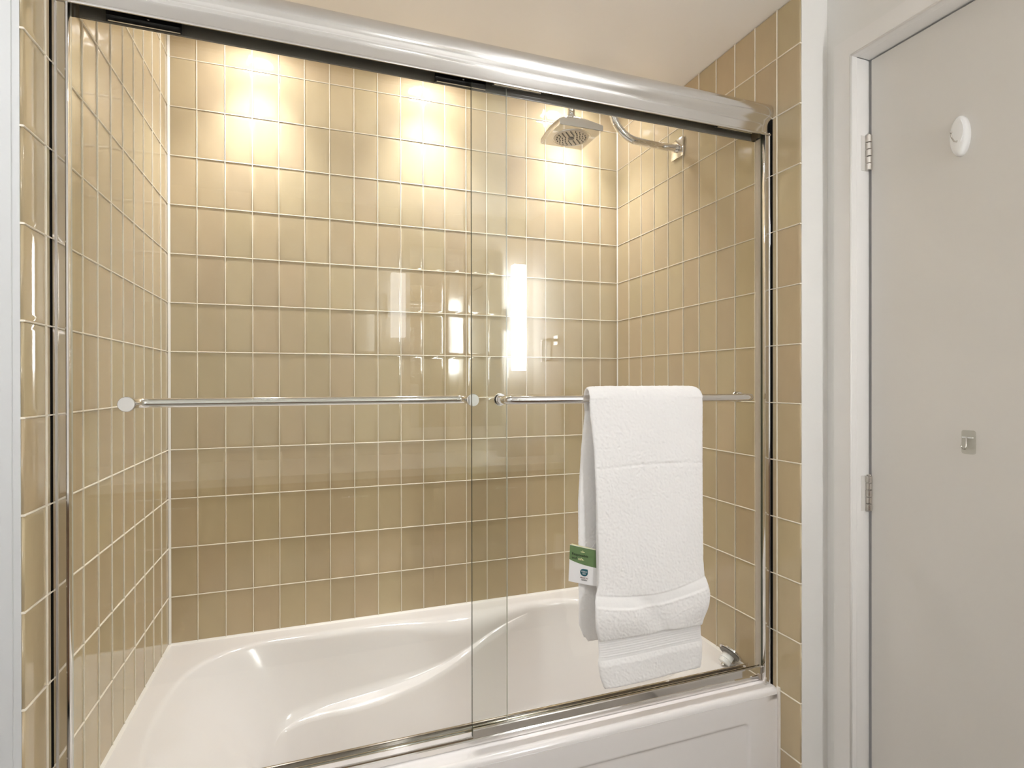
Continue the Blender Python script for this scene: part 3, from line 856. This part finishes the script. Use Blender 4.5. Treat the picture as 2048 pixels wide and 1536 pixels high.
for rad, cnt in ((0.019, 8), (0.0275, 12), (0.036, 16), (0.0445, 20)):
    for k in range(cnt):
        a = 2 * math.pi * (k + (0.5 if cnt in (12, 20) else 0)) / cnt
        mbn = MB().lathe([(0.0, -0.0046), (0.0014, -0.0046), (0.0021, -0.0012)], (SX + rad * math.cos(a), SY + rad * math.sin(a), 2.0050), (0, 0, 1), 8)
        mbn.build('nozzle', M['nozzle'], head)

# ------------------------------------------------------------------ tub stopper lying on the deck
stop = thing('tub_stopper', 'chrome capped drain stopper lying loose on the tub deck by the right wall', 'stopper', (1.105, 1.262, ZD))
ax = Vector((0.72, 0.10, 0.68)).normalized()
so = Vector((1.1025, 1.262, ZD + 0.0265))
MB().lathe([(0, 0.0150), (0.030, 0.0145), (0.0325, 0.0125), (0.0325, 0.0085), (0.0310, 0.0075), (0, 0.0075)], so, ax, 40).build('cap', M['chrome'], stop, angle=35)
MB().lathe([(0, 0.0076), (0.0265, 0.0076), (0.0285, 0.0050), (0.0285, 0.0020), (0.0230, 0.0), (0, 0.0)], so, ax, 32).build('gasket', M['nozzle'], stop, angle=35)
MB().lathe([(0, 0.002), (0.0165, 0.002), (0.0165, -0.014), (0.0150, -0.0150), (0.0150, -0.0165), (0.0165, -0.0175), (0.0160, -0.026), (0.0115, -0.0275), (0, -0.0275)], so, ax, 28).build('stem', M['plastic'], stop, angle=35)
MB().lathe([(0, -0.027), (0.0052, -0.027), (0.0048, -0.034), (0, -0.0345)], so, ax, 16).build('screw', M['nickel'], stop, angle=35)
mb = MB()
side = ax.cross(Vector((0, 1, 0))).normalized()
for sg in (1,):
    c = so + side * (-0.0275) * sg
    e1, e2 = ax, Vector((0, 1, 0))
    p = [c - ax * 0.010 - e2 * 0.004, c + ax * 0.003 - e2 * 0.004, c + ax * 0.003 + e2 * 0.004, c - ax * 0.010 + e2 * 0.004]
    q = [v - side * 0.003 * sg for v in p]
    mb.add(p + q, [(0, 1, 2, 3), (7, 6, 5, 4), (0, 4, 5, 1), (1, 5, 6, 2), (2, 6, 7, 3), (3, 7, 4, 0)])
mb.build('clip', M['nickel'], stop)

# ------------------------------------------------------------------ hooks on the door
hook1 = thing('adhesive_hook', 'white oval adhesive hook with a metal wire on the upper door', 'hook', (XD, 0.7645, 1.762))
cyh, czh = 0.7645, 1.7620
def oval(prof, name, material, parent, ky=0.0180, kz=0.0420, n=40):
    vs = []; 
    for (s_, d, oz) in prof:
        for k in range(n):
            a = 2 * math.pi * k / n
            vs.append((XD - d, cyh + ky * s_ * math.cos(a), czh + oz + kz * s_ * math.sin(a)))
    m_ = len(prof)
    fs = [(i * n + k, i * n + (k + 1) % n, (i + 1) * n + (k + 1) % n, (i + 1) * n + k) for i in range(m_ - 1) for k in range(n)]
    fs += [tuple(range((m_ - 1) * n, m_ * n))]
    return MB().add(vs, fs, True).build(name, material, parent, angle=50)
oval([(1.0, 0.0, 0), (1.0, 0.0055, 0), (0.97, 0.0085, 0), (0.88, 0.0112, 0), (0.72, 0.0126, 0), (0.45, 0.0130, 0), (0.001, 0.0131, 0)], 'oval_plate', M['plastic'], hook1)
nl = 16
lens = [(cyh - 0.0065 + 0.0052 * math.sin(math.pi * k / nl) * sg, czh + 0.031 - 0.046 * k / nl) for sg in (1,) for k in range(nl + 1)] + [(cyh - 0.0065 - 0.0052 * math.sin(math.pi * k / nl), czh + 0.031 - 0.046 * k / nl) for k in range(nl - 1, 0, -1)]
MB().prism(lens, XD - 0.0142, XD - 0.0112, 'x').build('raised_facet', M['plastic'], hook1)
MB().tube([(XD - 0.008, cyh + 0.000, czh - 0.006), (XD - 0.014, cyh + 0.001, czh - 0.0125), (XD - 0.022, cyh + 0.001, czh - 0.0125), (XD - 0.029, cyh + 0.001, czh - 0.006), (XD - 0.031, cyh + 0.001, czh + 0.003)], 0.0014, 10).lathe([(0, -0.0024), (0.0017, -0.0017), (0.0024, 0), (0.0017, 0.0017), (0, 0.0024)], (XD - 0.031, cyh + 0.001, czh + 0.004), (0, 0, 1), 14).build('wire_hook', M['nickel'], hook1)
hook2 = thing('adhesive_hook', 'small clear square hook stuck on the lower door', 'hook', (XD, 0.750, 1.127))
c2y, c2z = 0.7500, 1.1265
def rrect(hw, hh, r, n=6):
    out = []
    for (sx, sz, a0) in ((1, 1, 0), (-1, 1, 90), (-1, -1, 180), (1, -1, 270)):
        for k in range(n + 1):
            a = math.radians(a0 + 90 * k / n)
            out.append((c2y + sx * (hw - r) + r * math.cos(a), c2z + sz * (hh - r) + r * math.sin(a)))
    return out
MB().prism(rrect(0.0125, 0.0245, 0.005), XD - 0.0035, XD - 0.0002, 'x').build('clear_plate', M['clear_plastic'], hook2)
MB().prism([(c2y - 0.0098, c2z + 0.0085), (c2y + 0.0098, c2z + 0.0085), (c2y + 0.0098, c2z + 0.0110), (c2y - 0.0098, c2z + 0.0110)], XD - 0.0065, XD - 0.0036, 'x').build('cross_bar', M['plastic'], hook2)
MB().tube([(XD - 0.0070, c2y + 0.001, c2z + 0.0105), (XD - 0.0080, c2y + 0.001, c2z - 0.008), (XD - 0.0120, c2y + 0.001, c2z - 0.0145), (XD - 0.0190, c2y + 0.001, c2z - 0.0135), (XD - 0.0240, c2y + 0.001, c2z - 0.0060)], 0.0015, 10).build('wire_hook', M['nickel'], hook2)

# ------------------------------------------------------------------ downlights in the slot over the tub
for k, (lx, which) in enumerate(((-0.176, 'round recessed downlight over the tub nearest the left tiled wall'), (0.368, 'round recessed downlight over the middle of the tub'), (0.902, 'round recessed downlight over the tub nearest the shower head'))):
    dl = thing('recessed_downlight', which, 'light', (lx, 1.802, ZS), 'downlights over the tub')
    MB().lathe([(0.050, 0.0), (0.050, -0.003), (0.0405, -0.0045), (0.0395, -0.002), (0.0395, 0.0)], (lx, 1.802, ZS), (0, 0, 1), 36).build('trim_ring', M['trim'], dl, angle=40)
    MB().lathe([(0, -0.0012), (0.0395, -0.0012)], (lx, 1.802, ZS), (0, 0, 1), 36).build('lens', M['can'], dl, fix=False)
    ld = bpy.data.lights.new('beam', 'SPOT')
    ld.energy = SPOT_W; ld.color = (1.0, 0.975, 1.0); ld.shadow_soft_size = 0.034
    ld.spot_size = math.radians(90); ld.spot_blend = 1.0
    lo = bpy.data.objects.new('beam', ld)
    C.objects.link(lo)
    lo.location = (lx, 1.802, ZS - 0.012)

# ------------------------------------------------------------------ the room behind the camera: vanity wall
for sx, z0, z1, mk, which in ((1.115, 1.322, 1.936, 'sconce', 'tall bright vanity sconce beside the towel ring wall, seen reflected in the front glass panel'), (0.426, 1.500, 1.850, 'reflection_bar', 'short dim bar beside the mirror, added to give a faint reflection in the rear glass panel')):
    sc = thing('vanity_sconce', which, 'sconce', (sx, YV, (z0 + z1) / 2), 'sconces flanking the vanity mirror')
    zm = (z0 + z1) / 2
    MB().cbox(sx - 0.038, sx + 0.038, YV + 0.030, YV + 0.080, z0, z1, 0.004).build('diffuser', M[mk], sc)
    MB().cbox(sx - 0.055, sx + 0.055, YV, YV + 0.020, zm - 0.065, zm + 0.065, 0.003).build('wall_plate', M['plastic'], sc)
    MB().box(sx - 0.02, sx + 0.02, YV + 0.020, YV + 0.030, zm - 0.04, zm + 0.04).build('bracket', M['chrome'], sc)
mir = thing('vanity_mirror', 'frameless rectangular mirror on the vanity wall between the sconce and the dim bar', 'mirror', (0.77, YV, 1.05))
MB().box(0.50, 1.04, YV + 0.004, YV + 0.010, 1.00, 2.02).build('mirror_glass', M['mirror'], mir)
MB().box(0.52, 1.02, YV, YV + 0.004, 1.02, 2.00).build('backing_board', M['black'], mir)
van = thing('vanity_cabinet', 'dark wood vanity cabinet under the white counter', 'cabinet', (0.30, YV, 0))
MB().box(XN + 0.002, XW - 0.002, YV + 0.002, YV + 0.50, 0.08, 0.82).build('carcass', M['cabinet'], van)
for k in range(4):
    x0 = XN + (XW - XN) * k / 4 + 0.004; x1 = XN + (XW - XN) * (k + 1) / 4 - 0.004
    d_ = MB().cbox(x0, x1, YV + 0.50, YV + 0.52, 0.10, 0.80, 0.002).build('cabinet_door', M['cabinet'], van)
    MB().tube([((x0 + x1) / 2 - 0.06, YV + 0.54, 0.74), ((x0 + x1) / 2 + 0.06, YV + 0.54, 0.74)], 0.005, 10).build('pull', M['chrome'], d_)
MB().box(XN, XW, YV + 0.02, YV + 0.46, 0, 0.08).build('plinth', M['black'], van)
tag(MB().cbox(XN, XW, YV, YV + 0.56, 0.82, 0.855, 0.003).build('vanity_counter', M['counter']), 'white stone vanity counter reflected faintly in the glass doors', 'counter')
rt = thing('rolled_towel', 'rolled white towel on the vanity counter, reflected in the front glass panel', 'towel', (1.03, -0.36, 0.855))
spi = [((0.010 + 0.0072 * a / (2 * math.pi)) * math.cos(a), (0.010 + 0.0072 * a / (2 * math.pi)) * math.sin(a)) for a in [k * math.pi / 8 for k in range(0, 97)]]
sp_o = [(0.0115 + r_ * 0.0, 0) for r_ in ()]
mb = MB()
prof = [( -0.36 + x * 0.86, 0.9125 + z * 0.86) for x, z in spi] + [(-0.36 + (x * 0.86) * (1 + 0.0028 / max(0.01, math.hypot(x, z))), 0.9125 + (z * 0.86) * (1 + 0.0028 / max(0.01, math.hypot(x, z)))) for x, z in spi[::-1]]
mb.prism(prof, 0.885, 1.175, 'x', smooth=True)
mb.build('roll', M['towel'], rt)
ring = thing('towel_ring', 'square chrome towel ring on the white wall, reflected in the front glass panel', 'towel ring', (XW, -0.40, 1.47))
MB().cbox(XW - 0.008, XW, -0.425, -0.375, 1.455, 1.505, 0.001).build('wall_plate', M['chrome'], ring)
MB().cbox(XW - 0.065, XW - 0.006, -0.408, -0.392, 1.472, 1.488, 0.001).build('post', M['chrome'], ring)
mb = MB()
mb.box(XW - 0.064, XW - 0.056, -0.47, -0.462, 1.372, 1.478).box(XW - 0.064, XW - 0.056, -0.338, -0.33, 1.372, 1.478).box(XW - 0.064, XW - 0.056, -0.47, -0.33, 1.364, 1.372).box(XW - 0.064, XW - 0.056, -0.47, -0.33, 1.478, 1.486)
mb.build('ring', M['chrome'], ring)
# unseen ceiling lamp added left of the camera as fill for the room
lamp = thing('added_fill_lamp', 'round fill lamp added on the ceiling left of the camera, out of view', 'fill light', (-0.95, 0.20, ZC))
MB().lathe([(0.17, 0), (0.17, -0.012), (0.150, -0.012)], (-0.95, 0.20, ZC), (0, 0, 1), 40).build('rim', M['trim'], lamp)
MB().lathe([(0.152, -0.010), (0.150, -0.030), (0.135, -0.045), (0.09, -0.056), (0, -0.060)], (-0.95, 0.20, ZC), (0, 0, 1), 40).build('shade', M['fill_lamp'], lamp)
